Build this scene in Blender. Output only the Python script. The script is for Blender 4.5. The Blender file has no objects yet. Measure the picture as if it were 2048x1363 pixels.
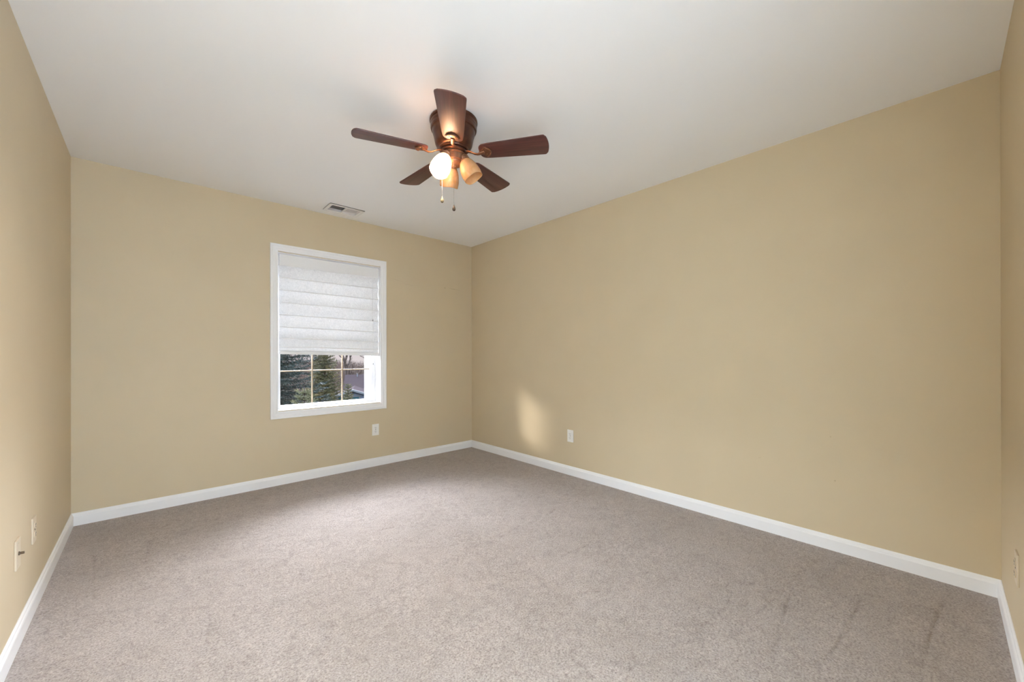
import bpy, bmesh, math, random
import numpy as np
from mathutils import Vector, Matrix
random.seed(7)
rng = np.random.default_rng(7)
S = bpy.context.scene
C = S.collection
PI = math.pi

# ---------------------------------------------------------------- camera
W, L, H = 3.2819, 4.0713, 2.44            # room: x 0..W, y 0..L, z 0..H
F_PX = 788.18
cam_data = bpy.data.cameras.new('camera')
cam_data.sensor_width = 36.0
cam_data.lens = F_PX * 36.0 / 2048.0
cam_data.shift_y = (706.96 - 681.5) / 2048.0
cam_data.clip_start = 0.02
cam_data.clip_end = 1000
cam = bpy.data.objects.new('camera', cam_data)
C.objects.link(cam)
r_ = Vector((0.73676452, -0.67614694, -0.00182941))
u_ = Vector((0.00065013, -0.00199722, 0.99999779))
f_ = Vector((0.67614911, 0.73676409, 0.0010319))
cam.matrix_world = Matrix(((r_.x, u_.x, -f_.x, 0.38665), (r_.y, u_.y, -f_.y, 0.18565),
                           (r_.z, u_.z, -f_.z, 1.12990), (0, 0, 0, 1)))
S.camera = cam

# ---------------------------------------------------------------- view, world, sun
S.view_settings.view_transform = 'Standard'
S.view_settings.look = 'None'
S.view_settings.gamma = 1.0
S.view_settings.use_curve_mapping = False
S.view_settings.exposure = 0.0
S.cycles.use_denoising = True
S.cycles.max_bounces = 14
S.cycles.diffuse_bounces = 9
S.cycles.transparent_max_bounces = 16
S.cycles.sample_clamp_indirect = 6.0
S.cycles.caustics_reflective = False
S.cycles.caustics_refractive = False

# sky in absolute radiance: pale horizon, brighter overhead, one bright hazy patch of cloud beyond the window
world = bpy.data.worlds.new('sky')
S.world = world
world.use_nodes = True
wn = world.node_tree.nodes
wl = world.node_tree.links
wn.clear()
wo = wn.new('ShaderNodeOutputWorld')
bg = wn.new('ShaderNodeBackground')
tc = wn.new('ShaderNodeTexCoord')
sx = wn.new('ShaderNodeSeparateXYZ')
cr = wn.new('ShaderNodeValToRGB')
SKY = 7.5
cr.color_ramp.elements[0].position = 0.0
cr.color_ramp.elements[0].color = (0.115, 0.10, 0.10, 1)
cr.color_ramp.elements[1].position = 0.9
cr.color_ramp.elements[1].color = (0.70, 0.78, 1.0, 1)
for p_, c_ in ((0.05, (0.14, 0.125, 0.125)), (0.25, (0.90, 0.90, 0.95))):
    e = cr.color_ramp.elements.new(p_)
    e.color = (*c_, 1)
dp = wn.new('ShaderNodeVectorMath')
dp.operation = 'DOT_PRODUCT'
el_, az_ = math.radians(21), math.radians(6)
dp.inputs[1].default_value = (math.sin(az_) * math.cos(el_), math.cos(az_) * math.cos(el_), math.sin(el_))
gr = wn.new('ShaderNodeMapRange')
gr.interpolation_type = 'SMOOTHSTEP'
gr.inputs['From Min'].default_value = math.cos(math.radians(34))
gr.inputs['From Max'].default_value = math.cos(math.radians(12))
GLOW = 84.0
gs = wn.new('ShaderNodeVectorMath')
gs.operation = 'SCALE'
gs.inputs[0].default_value = (0.98, 1.0, 1.10)
gm = wn.new('ShaderNodeMath')
gm.operation = 'MULTIPLY'
gm.inputs[1].default_value = GLOW
sk = wn.new('ShaderNodeVectorMath')
sk.operation = 'SCALE'
sk.inputs['Scale'].default_value = SKY
ad = wn.new('ShaderNodeVectorMath')
ad.operation = 'ADD'
wl.new(tc.outputs['Generated'], sx.inputs[0])
wd = wn.new('ShaderNodeVectorMath')                    # widens the bright cloud sideways
wd.operation = 'MULTIPLY'
wd.inputs[1].default_value = (0.60, 1.0, 1.0)
nm = wn.new('ShaderNodeVectorMath')
nm.operation = 'NORMALIZE'
gt = wn.new('ShaderNodeMapRange')                      # the cloud ends above the horizon haze
gt.interpolation_type = 'SMOOTHSTEP'
gt.inputs['From Min'].default_value = 0.03
gt.inputs['From Max'].default_value = 0.15
g2 = wn.new('ShaderNodeMath')
g2.operation = 'MULTIPLY'
wl.new(tc.outputs['Generated'], wd.inputs[0])
wl.new(wd.outputs[0], nm.inputs[0])
wl.new(nm.outputs[0], dp.inputs[0])
wl.new(sx.outputs['Z'], gt.inputs['Value'])
wl.new(gr.outputs[0], g2.inputs[0])
wl.new(gt.outputs[0], g2.inputs[1])
wl.new(dp.outputs['Value'], gr.inputs['Value'])
wl.new(g2.outputs[0], gm.inputs[0])
wl.new(gm.outputs[0], gs.inputs['Scale'])
wl.new(sx.outputs['Z'], cr.inputs[0])
wl.new(cr.outputs[0], sk.inputs[0])
wl.new(sk.outputs[0], ad.inputs[0])
wl.new(gs.outputs[0], ad.inputs[1])
wl.new(ad.outputs[0], bg.inputs['Color'])
wl.new(bg.outputs[0], wo.inputs['Surface'])

sun_d = bpy.data.lights.new('sun', 'SUN')
sun_d.energy = 2.9
sun_d.angle = math.radians(6)
sun_d.color = (1.0, 0.90, 0.80)
sun = bpy.data.objects.new('sun', sun_d)
C.objects.link(sun)
sd = Vector((1.36, -1.0, -0.43)).normalized()          # the way the light travels
sun.rotation_euler = sd.to_track_quat('-Z', 'Y').to_euler()
sun.location = (-6, 12, 6)

# daylight portal in the window opening (guides sampling, gives no light of its own)
pd = bpy.data.lights.new('window_portal', 'AREA')
pd.shape = 'RECTANGLE'
pd.size, pd.size_y = 0.86, 1.38
pd.cycles.is_portal = True
po = bpy.data.objects.new('window_portal', pd)
C.objects.link(po)
po.location = (1.661, L + 0.20, 1.335)
po.rotation_euler = (-PI / 2, 0, 0)          # faces -y, into the room

# fill lamp added in an unseen, made-up hall to brighten the room
FILL_W = 900.0
hd = bpy.data.lights.new('added_fill_light', 'AREA')
hd.shape = 'DISK'
hd.size = 0.30
hd.energy = FILL_W
hd.color = (0.70, 0.95, 1.28)
ho = bpy.data.objects.new('added_fill_light', hd)
C.objects.link(ho)
ho.location = (2.50, -1.25, 2.33)


# ---------------------------------------------------------------- materials
def mat(name, color=(0.8, 0.8, 0.8), rough=0.6, metal=0.0, spec=0.5, emit=None, estr=0.0):
    m = bpy.data.materials.new(name)
    m.use_nodes = True
    b = m.node_tree.nodes['Principled BSDF']
    b.inputs['Base Color'].default_value = (*color, 1)
    b.inputs['Roughness'].default_value = rough
    b.inputs['Metallic'].default_value = metal
    b.inputs['Specular IOR Level'].default_value = spec
    if emit:
        b.inputs['Emission Color'].default_value = (*emit, 1)
        b.inputs['Emission Strength'].default_value = estr
    return m


def N(m, t):
    return m.node_tree.nodes.new(t)


def LK(m, a, b):
    m.node_tree.links.new(a, b)


def noise(m, scale, detail=2, rough=0.5, coord='Object', stretch=None, rot=None, dist=0.0):
    t = N(m, 'ShaderNodeTexCoord')
    n = N(m, 'ShaderNodeTexNoise')
    n.inputs['Scale'].default_value = scale
    n.inputs['Detail'].default_value = detail
    n.inputs['Roughness'].default_value = rough
    n.inputs['Distortion'].default_value = dist
    if stretch:
        mp = N(m, 'ShaderNodeMapping')
        mp.inputs['Scale'].default_value = stretch
        if rot:
            mp.inputs['Rotation'].default_value = rot
        LK(m, t.outputs[coord], mp.inputs[0])
        LK(m, mp.outputs[0], n.inputs['Vector'])
    else:
        LK(m, t.outputs[coord], n.inputs['Vector'])
    return n


def bump(m, src, strength, distance, prev=None):
    b = N(m, 'ShaderNodeBump')
    b.inputs['Strength'].default_value = strength
    b.inputs['Distance'].default_value = distance
    LK(m, src, b.inputs['Height'])
    if prev:
        LK(m, prev, b.inputs['Normal'])
    return b.outputs[0]


def ramp(m, src, stops):
    c = N(m, 'ShaderNodeValToRGB')
    el = c.color_ramp.elements
    el[0].position, el[0].color = stops[0][0], (*stops[0][1], 1)
    el[1].position, el[1].color = stops[-1][0], (*stops[-1][1], 1)
    for p, col in stops[1:-1]:
        x = el.new(p)
        x.color = (*col, 1)
    LK(m, src, c.inputs[0])
    return c.outputs[0]


def P(m):
    return m.node_tree.nodes['Principled BSDF']


def math_(m, op, a, b=None, clamp=False):
    n = N(m, 'ShaderNodeMath')
    n.operation = op
    n.use_clamp = clamp
    for i, v in enumerate((a, b)):
        if v is None:
            continue
        if isinstance(v, (int, float)):
            n.inputs[i].default_value = v
        else:
            LK(m, v, n.inputs[i])
    return n.outputs[0]


def mixc(m, fac, a, b, blend='MIX'):
    n = N(m, 'ShaderNodeMix')
    n.data_type = 'RGBA'
    n.blend_type = blend
    for i, v in ((0, fac), (6, a), (7, b)):
        if isinstance(v, (int, float)):
            n.inputs[i].default_value = v
        elif isinstance(v, tuple):
            n.inputs[i].default_value = (*v, 1)
        else:
            LK(m, v, n.inputs[i])
    return n.outputs[2]


WALL_C = (0.60, 0.497, 0.338)


def wall_paint(name, scuffs=()):
    m = mat(name, WALL_C, 0.55, spec=0.3)
    n1 = noise(m, 260, 2)
    n2 = noise(m, 3.0, 2)
    col = ramp(m, n2.outputs[0], [(0.3, tuple(c * 0.985 for c in WALL_C)), (0.7, tuple(c * 1.015 for c in WALL_C))])
    t = N(m, 'ShaderNodeTexCoord')
    sep = N(m, 'ShaderNodeSeparateXYZ')
    LK(m, t.outputs['Object'], sep.inputs[0])
    wob = noise(m, 30, 3)
    for (ax, u0, v0, hu, hv, slope, amt) in scuffs:      # small rubbed streaks on the paint
        U = sep.outputs[ax]
        V = sep.outputs[2]
        du = math_(m, 'DIVIDE', math_(m, 'ABSOLUTE', math_(m, 'SUBTRACT', U, u0)), hu)
        line = math_(m, 'MULTIPLY', math_(m, 'SUBTRACT', U, u0), slope)
        dv = math_(m, 'DIVIDE', math_(m, 'ABSOLUTE', math_(m, 'SUBTRACT', math_(m, 'SUBTRACT', V, v0), line)), hv)
        d = math_(m, 'ADD', math_(m, 'POWER', du, 2.0), math_(m, 'POWER', dv, 2.0))
        k = math_(m, 'SUBTRACT', 1.0, d, True)
        k = math_(m, 'MULTIPLY', math_(m, 'MULTIPLY', k, wob.outputs[0]), amt * 2, True)
        col = mixc(m, k, col, (0.30, 0.23, 0.13))
    LK(m, col, P(m).inputs['Base Color'])
    LK(m, bump(m, n1.outputs[0], 0.12, 0.0012), P(m).inputs['Normal'])
    return m


M = {}
M['wall'] = wall_paint('beige_wall_paint')
M['wall_back'] = wall_paint('beige_wall_paint_scuffed', [
    (0, 2.30, 1.915, 0.09, 0.0035, -0.16, 0.15), (0, 2.445, 1.881, 0.10, 0.004, -0.03, 0.15),
    (0, 3.03, 1.895, 0.09, 0.0045, -0.07, 0.4), (0, 2.90, 1.897, 0.015, 0.008, 0, 0.4)])
M['wall_right'] = wall_paint('beige_wall_paint_marked', [
    (1, 0.62, 0.65, 0.005, 0.006, 0, .3), (1, 0.60, 0.40, 0.005, 0.006, 0, .45), (1, 0.98, 0.46, 0.012, 0.004, 0, .15)])
M['ceiling'] = mat('ceiling_paint', (0.87, 0.87, 0.87), 0.8, spec=0.2)
_n = noise(M['ceiling'], 120, 3)
LK(M['ceiling'], bump(M['ceiling'], _n.outputs[0], 0.08, 0.001), P(M['ceiling']).inputs['Normal'])
M['trim'] = mat('white_trim_paint', (0.88, 0.88, 0.885), 0.32, spec=0.45)
M['vinyl'] = mat('white_vinyl', (0.82, 0.82, 0.83), 0.35)
M['plate'] = mat('almond_plastic', (0.64, 0.545, 0.41), 0.45)
M['plate_white'] = mat('white_plastic', (0.84, 0.82, 0.78), 0.35)
M['slot'] = mat('dark_slot', (0.08, 0.07, 0.06), 0.6)
M['brass'] = mat('connector_metal', (0.17, 0.13, 0.09), 0.35, metal=0.9)
M['vent_white'] = mat('vent_enamel', (0.80, 0.79, 0.775), 0.4)
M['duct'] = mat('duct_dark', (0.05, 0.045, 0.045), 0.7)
M['grille'] = mat('tan_grille', (0.36, 0.28, 0.18), 0.45)


def carpet():
    m = mat('taupe_carpet', (0.4, 0.37, 0.34), 0.95, spec=0.12)
    tuft = noise(m, 140, 3, 0.7)
    fine = noise(m, 480, 2, 0.6)
    mid = noise(m, 34, 3, 0.6, dist=0.6)
    big = noise(m, 2.4, 3, 0.55, dist=0.8)
    foot = noise(m, 11, 4, 0.62, dist=1.6)
    base = ramp(m, tuft.outputs[0], [(0.28, (0.16, 0.128, 0.112)), (0.44, (0.355, 0.302, 0.272)),
                                     (0.58, (0.455, 0.397, 0.362)), (0.74, (0.60, 0.54, 0.50))])
    c = mixc(m, 1.0, base, ramp(m, mid.outputs[0], [(0.3, (0.87, 0.86, 0.85)), (0.6, (1, 1, 1))]), 'MULTIPLY')
    c = mixc(m, 1.0, c, ramp(m, big.outputs[0], [(0.3, (0.93, 0.92, 0.91)), (0.65, (1.02, 1.02, 1.02))]), 'MULTIPLY')
    c = mixc(m, 1.0, c, ramp(m, foot.outputs[0], [(0.34, (0.86, 0.85, 0.84)), (0.5, (0.99, 0.99, 0.99)), (0.68, (1.03, 1.03, 1.03))]), 'MULTIPLY')
    at = N(m, 'ShaderNodeAttribute')                    # pile pressed over shows its darker side
    at.attribute_name = 'pressed'
    c = mixc(m, math_(m, 'MULTIPLY', at.outputs['Fac'], 0.38, True), c, (0.17, 0.135, 0.12))
    LK(m, c, P(m).inputs['Base Color'])
    P(m).inputs['Sheen Weight'].default_value = 0.25
    P(m).inputs['Sheen Roughness'].default_value = 0.6
    b1 = bump(m, mid.outputs[0], 0.5, 0.006)
    b2 = bump(m, tuft.outputs[0], 0.75, 0.006, b1)
    b3 = bump(m, fine.outputs[0], 0.4, 0.002, b2)
    LK(m, b3, P(m).inputs['Normal'])
    return m


M['carpet'] = carpet()


def blades_wood():
    m = mat('walnut_blade', (0.1, 0.04, 0.03), 0.42, spec=0.5)
    n = noise(m, 1.0, 4, 0.6, stretch=(3, 60, 60), dist=0.4)
    c = ramp(m, n.outputs[0], [(0.3, (0.036, 0.010, 0.009)), (0.55, (0.072, 0.019, 0.015)), (0.75, (0.110, 0.036, 0.028))])
    LK(m, c, P(m).inputs['Base Color'])
    P(m).inputs['Coat Weight'].default_value = 0.15
    P(m).inputs['Coat Roughness'].default_value = 0.5
    return m


M['blade'] = blades_wood()
M['bronze'] = mat('oiled_bronze', (0.26, 0.115, 0.055), 0.30, metal=0.65)
_n = noise(M['bronze'], 25, 4)
LK(M['bronze'], ramp(M['bronze'], _n.outputs[0], [(0.35, (0.065, 0.026, 0.016)), (0.7, (0.12, 0.050, 0.028))]),
   P(M['bronze']).inputs['Base Color'])
M['copper'] = mat('aged_copper_bronze', (0.42, 0.20, 0.10), 0.34, metal=0.55)
_n = noise(M['copper'], 30, 4)
LK(M['copper'], ramp(M['copper'], _n.outputs[0], [(0.35, (0.20, 0.090, 0.048)), (0.7, (0.33, 0.165, 0.09))]),
   P(M['copper']).inputs['Base Color'])
M['bracket'] = mat('dark_bracket_bronze', (0.17, 0.075, 0.04), 0.33, metal=0.6)
M['chain'] = mat('steel_chain', (0.22, 0.21, 0.20), 0.4, metal=0.8)
M['fob'] = mat('dark_fob', (0.07, 0.045, 0.03), 0.2, metal=0.4)
M['fob_pale'] = mat('pale_fob', (0.20, 0.15, 0.08), 0.18, metal=0.5)
BULB = 2500.0
M['bulb'] = mat('lit_bulb', (1, 1, 1), 0.5, emit=(1.0, 0.89, 0.82), estr=BULB)
M['bulb_off'] = mat('white_bulb', (0.8, 0.78, 0.74), 0.4)


def both_sides_fresnel(m, ior):
    """fresnel that reads the same from either side of a thin sheet"""
    fr = N(m, 'ShaderNodeFresnel')
    g = N(m, 'ShaderNodeNewGeometry')
    mr = N(m, 'ShaderNodeMapRange')
    mr.inputs['To Min'].default_value = ior
    mr.inputs['To Max'].default_value = 1 / ior
    LK(m, g.outputs['Backfacing'], mr.inputs['Value'])
    LK(m, mr.outputs[0], fr.inputs[0])
    return fr


def shade_glass():
    m = bpy.data.materials.new('amber_alabaster_glass')
    m.use_nodes = True
    m.node_tree.nodes.clear()
    out = N(m, 'ShaderNodeOutputMaterial')
    n = noise(m, 22, 4, 0.6, dist=1.2)
    col = ramp(m, n.outputs[0], [(0.3, (0.76, 0.46, 0.20)), (0.7, (0.88, 0.63, 0.36))])
    tl = N(m, 'ShaderNodeBsdfTranslucent')
    df = N(m, 'ShaderNodeBsdfDiffuse')
    tp = N(m, 'ShaderNodeBsdfTransparent')
    gl = N(m, 'ShaderNodeBsdfGlossy')
    gl.inputs['Roughness'].default_value = 0.22
    tp.inputs[0].default_value = (1.0, 0.96, 0.90, 1)
    LK(m, col, tl.inputs[0])
    LK(m, col, df.inputs[0])
    m1 = N(m, 'ShaderNodeMixShader')
    m1.inputs[0].default_value = 0.5
    LK(m, tl.outputs[0], m1.inputs[1])
    LK(m, df.outputs[0], m1.inputs[2])
    m2 = N(m, 'ShaderNodeMixShader')
    m2.inputs[0].default_value = 0.115
    LK(m, m1.outputs[0], m2.inputs[1])
    LK(m, tp.outputs[0], m2.inputs[2])
    fr = both_sides_fresnel(m, 1.45)
    m3 = N(m, 'ShaderNodeMixShader')
    LK(m, fr.outputs[0], m3.inputs[0])
    LK(m, m2.outputs[0], m3.inputs[1])
    LK(m, gl.outputs[0], m3.inputs[2])
    LK(m, m3.outputs[0], out.inputs['Surface'])
    return m


M['glass_shade'] = shade_glass()


def pane_glass():
    m = bpy.data.materials.new('window_glass')
    m.use_nodes = True
    m.node_tree.nodes.clear()
    out = N(m, 'ShaderNodeOutputMaterial')
    tp = N(m, 'ShaderNodeBsdfTransparent')
    tp.inputs[0].default_value = (0.93, 0.95, 0.96, 1)
    gl = N(m, 'ShaderNodeBsdfGlossy')
    gl.inputs['Roughness'].default_value = 0.02
    fr = both_sides_fresnel(m, 1.35)
    mx = N(m, 'ShaderNodeMixShader')
    LK(m, fr.outputs[0], mx.inputs[0])
    LK(m, tp.outputs[0], mx.inputs[1])
    LK(m, gl.outputs[0], mx.inputs[2])
    LK(m, mx.outputs[0], out.inputs['Surface'])
    return m


M['pane'] = pane_glass()


def blind_fabric(name, tl_fac, plain=False):
    m = bpy.data.materials.new(name)
    m.use_nodes = True
    m.node_tree.nodes.clear()
    out = N(m, 'ShaderNodeOutputMaterial')
    n = noise(m, 55, 4, 0.7, dist=1.5)
    n2 = noise(m, 260, 2)
    col = ramp(m, n.outputs[0], [(0.35, (0.72, 0.73, 0.745)), (0.65, (0.86, 0.865, 0.88))])
    tcol = ramp(m, n.outputs[0], [(0.35, (0.56, 0.56, 0.56)), (0.65, (0.80, 0.79, 0.78))])
    if plain:
        col = ramp(m, n.outputs[0], [(0.3, (0.88, 0.88, 0.88)), (0.7, (0.90, 0.90, 0.90))])
    tl = N(m, 'ShaderNodeBsdfTranslucent')
    df = N(m, 'ShaderNodeBsdfDiffuse')
    LK(m, col, df.inputs[0])
    LK(m, tcol, tl.inputs[0])
    bp = bump(m, n2.outputs[0], 0.2, 0.001)
    LK(m, bp, df.inputs['Normal'])
    mx = N(m, 'ShaderNodeMixShader')
    mx.inputs[0].default_value = tl_fac
    LK(m, df.outputs[0], mx.inputs[1])
    LK(m, tl.outputs[0], mx.inputs[2])
    LK(m, mx.outputs[0], out.inputs['Surface'])
    return m


M['fabric'] = blind_fabric('pleated_paper_fabric', 0.028)
M['valance'] = blind_fabric('valance_fabric', 0.04, True)
M['seam'] = blind_fabric('seam_fabric', 0.10, True)


# ---------------------------------------------------------------- mesh helpers
def obj(name, bm, m, parent=None, smooth=False, loc=None):
    me = bpy.data.meshes.new(name)
    bm.normal_update()
    bm.to_mesh(me)
    bm.free()
    if m:
        me.materials.append(m)
    if smooth:
        me.shade_smooth()
    o = bpy.data.objects.new(name, me)
    C.objects.link(o)
    if parent:
        o.parent = parent
    if loc:
        o.location = loc
    return o


def smooth_by_angle(o, deg=35):
    me = o.data
    me.shade_smooth()
    bm = bmesh.new()
    bm.from_mesh(me)
    for ed in bm.edges:
        if len(ed.link_faces) == 2 and ed.calc_face_angle(0) > math.radians(deg):
            ed.smooth = False
    bm.to_mesh(me)
    bm.free()
    return o


def box(bm, x0, x1, y0, y1, z0, z1, bev=0.0, mtx=None):
    b = bmesh.new()
    vs = [b.verts.new((x, y, z)) for x in (x0, x1) for y in (y0, y1) for z in (z0, z1)]
    for f in ((0, 1, 3, 2), (4, 6, 7, 5), (0, 4, 5, 1), (2, 3, 7, 6), (0, 2, 6, 4), (1, 5, 7, 3)):
        b.faces.new([vs[i] for i in f])
    if bev:
        bmesh.ops.bevel(b, geom=list(b.edges), offset=bev, segments=2, profile=0.7, affect='EDGES')
    if mtx:
        b.transform(mtx)
    merge(bm, b)


def merge(bm, b):
    me = bpy.data.meshes.new('tmp')
    b.to_mesh(me)
    b.free()
    bm.from_mesh(me)
    bpy.data.meshes.remove(me)


def lathe(bm, prof, seg=48, mtx=None, closed=False):
    """prof: list of (r, z)"""
    b = bmesh.new()
    rings = []
    for r, z in prof:
        if r < 1e-5:
            rings.append([b.verts.new((0, 0, z))])
        else:
            rings.append([b.verts.new((r * math.cos(2 * PI * i / seg), r * math.sin(2 * PI * i / seg), z)) for i in range(seg)])
    pairs = list(zip(rings[:-1], rings[1:]))
    if closed:
        pairs.append((rings[-1], rings[0]))
    for A, B in pairs:
        for i in range(seg):
            j = (i + 1) % seg
            if len(A) == 1 and len(B) == 1:
                continue
            if len(A) == 1:
                b.faces.new((A[0], B[j], B[i]))
            elif len(B) == 1:
                b.faces.new((A[i], A[j], B[0]))
            else:
                b.faces.new((A[i], A[j], B[j], B[i]))
    bmesh.ops.recalc_face_normals(b, faces=b.faces)
    if mtx:
        b.transform(mtx)
    merge(bm, b)


def tube(bm, pts, rad, seg=10, cap=True, squash=None):
    """rad: number or list; pts list of Vector"""
    pts = [Vector(p) for p in pts]
    n = len(pts)
    if isinstance(rad, (int, float)):
        rad = [rad] * n
    b = bmesh.new()
    rings = []
    up = Vector((0, 0, 1))
    for i, p in enumerate(pts):
        d = (pts[min(i + 1, n - 1)] - pts[max(i - 1, 0)]).normalized()
        u = up if abs(d.dot(up)) < 0.95 else Vector((1, 0, 0))
        s = d.cross(u).normalized()
        t = s.cross(d).normalized()
        k = squash or (1, 1)
        rings.append([b.verts.new(p + (s * math.cos(a) * k[0] + t * math.sin(a) * k[1]) * rad[i])
                      for a in [2 * PI * j / seg for j in range(seg)]])
    for A, B in zip(rings[:-1], rings[1:]):
        for i in range(seg):
            j = (i + 1) % seg
            b.faces.new((A[i], A[j], B[j], B[i]))
    if cap:
        b.faces.new(list(reversed(rings[0])))
        b.faces.new(rings[-1])
    merge(bm, b)


def poly_prism(bm, pts, z0, z1, bev=0.0, mtx=None):
    b = bmesh.new()
    A = [b.verts.new((x, y, z0)) for x, y in pts]
    B = [b.verts.new((x, y, z1)) for x, y in pts]
    b.faces.new(list(reversed(A)))
    b.faces.new(B)
    n = len(pts)
    for i in range(n):
        j = (i + 1) % n
        b.faces.new((A[i], A[j], B[j], B[i]))
    bmesh.ops.recalc_face_normals(b, faces=b.faces)
    if bev:
        ed = [e for e in b.edges if abs(e.verts[0].co.z - e.verts[1].co.z) < 1e-6]
        bmesh.ops.bevel(b, geom=ed, offset=bev, segments=2, profile=0.6, affect='EDGES')
    if mtx:
        b.transform(mtx)
    merge(bm, b)


def sweep_profile(bm, prof, axis, a0, a1, mitre0=None, mitre1=None):
    """prof: closed list of (d, z), d = distance from the wall face. axis gives (point from (along, d, z))."""
    b = bmesh.new()
    A = [b.verts.new(axis(a0 + (mitre0 * d if mitre0 else 0), d, z)) for d, z in prof]
    B = [b.verts.new(axis(a1 - (mitre1 * d if mitre1 else 0), d, z)) for d, z in prof]
    n = len(prof)
    for i in range(n):
        j = (i + 1) % n
        b.faces.new((A[i], A[j], B[j], B[i]))
    b.faces.new(A)
    b.faces.new(list(reversed(B)))
    bmesh.ops.recalc_face_normals(b, faces=b.faces)
    merge(bm, b)


def arr_mesh(name, V, Fq, mats, mi=None):
    me = bpy.data.meshes.new(name)
    V = np.asarray(V, dtype=np.float32)
    Fq = np.asarray(Fq, dtype=np.int32)
    me.vertices.add(len(V))
    me.vertices.foreach_set('co', V.ravel())
    nf, k = Fq.shape
    me.loops.add(nf * k)
    me.loops.foreach_set('vertex_index', Fq.ravel())
    me.polygons.add(nf)
    me.polygons.foreach_set('loop_start', np.arange(0, nf * k, k, dtype=np.int32))
    me.polygons.foreach_set('loop_total', np.full(nf, k, dtype=np.int32))
    for m in mats:
        me.materials.append(m)
    if mi is not None:
        me.polygons.foreach_set('material_index', np.asarray(mi, dtype=np.int32))
    me.update()
    me.validate()
    return me


def tag(o, label, cat, group=None, kind=None):
    o['label'] = label
    if cat:
        o['category'] = cat
    if group:
        o['group'] = group
    if kind:
        o['kind'] = kind
    return o


def thing(name, label, cat, loc=(0, 0, 0), rotz=0, group=None, kind=None):
    o = bpy.data.objects.new(name, None)
    o.empty_display_size = 0.05
    C.objects.link(o)
    o.location = loc
    o.rotation_euler = (0, 0, rotz)
    return tag(o, label, cat, group, kind)


def copy_tree(o, parent=None):
    c = o.copy()
    C.objects.link(c)
    c.parent = parent
    for ch in list(o.children):
        copy_tree(ch, c)
    return c


# ================================================================ ROOM SHELL
T = 0.30                                              # window wall thickness
WX0, WX1, WZ0, WZ1 = 1.199, 2.124, 0.640, 2.021       # window opening
bm = bmesh.new()
y0, y1 = L, L + T
box(bm, -0.12, WX0, y0, y1, -0.1, H + .1)
box(bm, WX1, W + 0.12, y0, y1, -0.1, H + .1)
box(bm, WX0, WX1, y0, y1, -0.1, WZ0)
box(bm, WX0, WX1, y0, y1, WZ1, H + .1)
tag(obj('wall_back', bm, M['wall_back']), 'beige painted wall that holds the window', 'wall', kind='structure')
bm = bmesh.new()
box(bm, W, W + 0.12, -0.12, L, -0.1, H + .1)
tag(obj('wall_right', bm, M['wall_right']), 'long bare beige wall right of the window corner', 'wall', kind='structure')
bm = bmesh.new()
box(bm, -0.12, 0, -0.12, L, -0.1, H + .1)
tag(obj('wall_left', bm, M['wall']), 'beige wall left of the window with two plates low down', 'wall', kind='structure')
# front wall; its doorway is added to let the fill light in
DX0, DX1, DZ = 0.03, 1.45, 2.03
bm = bmesh.new()
box(bm, 0, DX0, -0.12, 0, -0.1, H + .1)
box(bm, DX1, W, -0.12, 0, -0.1, H + .1)
box(bm, DX0, DX1, -0.12, 0, DZ, H + .1)
tag(obj('wall_front', bm, M['wall']), 'beige wall at the right edge, facing the window wall', 'wall', kind='structure')

# carpet: a fine grid pressed down along the tracks left in the pile
STROKES = [[(1.881, 1.348), (2.025, 1.247)], [(2.023, 1.232), (2.087, 1.228), (2.177, 1.244)], [(2.172, 1.416), (2.285, 1.425)], [(1.721, 0.91), (1.925, 0.885), (2.167, 0.847), (2.644, 0.813)], [(2.202, 0.751), (2.412, 0.722), (2.625, 0.692)], [(1.735, 0.824), (1.876, 0.787)], [(2.03, 0.597), (2.288, 0.635), (2.599, 0.669)], [(2.083, 1.627), (2.301, 1.607)], [(2.78, 0.44), (2.529, 0.445), (2.311, 0.465), (2.158, 0.489)], [(2.755, 0.499), (2.84, 0.446), (2.884, 0.379)], [(3.03, 0.185), (2.787, 0.207), (2.434, 0.234)], [(2.703, 0.699), (3.103, 0.64)], [(2.869, 0.617), (2.826, 0.586)], [(1.646, 0.942), (1.695, 0.943)], [(1.386, 1.188), (1.415, 1.186)], [(1.971, 2.025), (2.184, 2.069)], [(2.437, 2.055), (2.557, 2.09)], [(0.156, 3.415), (0.191, 2.83)], [(0.384, 3.448), (0.365, 3.079)], [(1.056, 2.44), (1.19, 2.373)], [(1.4, 1.714), (1.531, 1.698)], [(1.473, 2.627), (1.602, 2.608)], [(3.541, 0.713), (3.347, 0.543)], [(0.577, 2.332), (0.543, 2.124)]]
nx_, ny_ = 500, 620
gx_, gy_ = np.meshgrid(np.linspace(0, W, nx_), np.linspace(0, L, ny_))
press = np.zeros_like(gx_)
rs = np.random.default_rng(5)


def press_line(pts, width, depth):
    global press
    d = np.full_like(gx_, 9.0)
    for (ax, ay), (bx, by) in zip(pts[:-1], pts[1:]):
        vx, vy = bx - ax, by - ay
        t_ = np.clip(((gx_ - ax) * vx + (gy_ - ay) * vy) / (vx * vx + vy * vy), 0, 1)
        d = np.minimum(d, np.hypot(gx_ - ax - t_ * vx, gy_ - ay - t_ * vy))
    brk = 0.55 + 0.45 * np.sin(gx_ * 61 + 3 * np.sin(gy_ * 37)) * np.sin(gy_ * 53 + 2 * np.sin(gx_ * 41))
    press = np.maximum(press, depth * brk * np.exp(-(d / width) ** 2))


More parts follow.
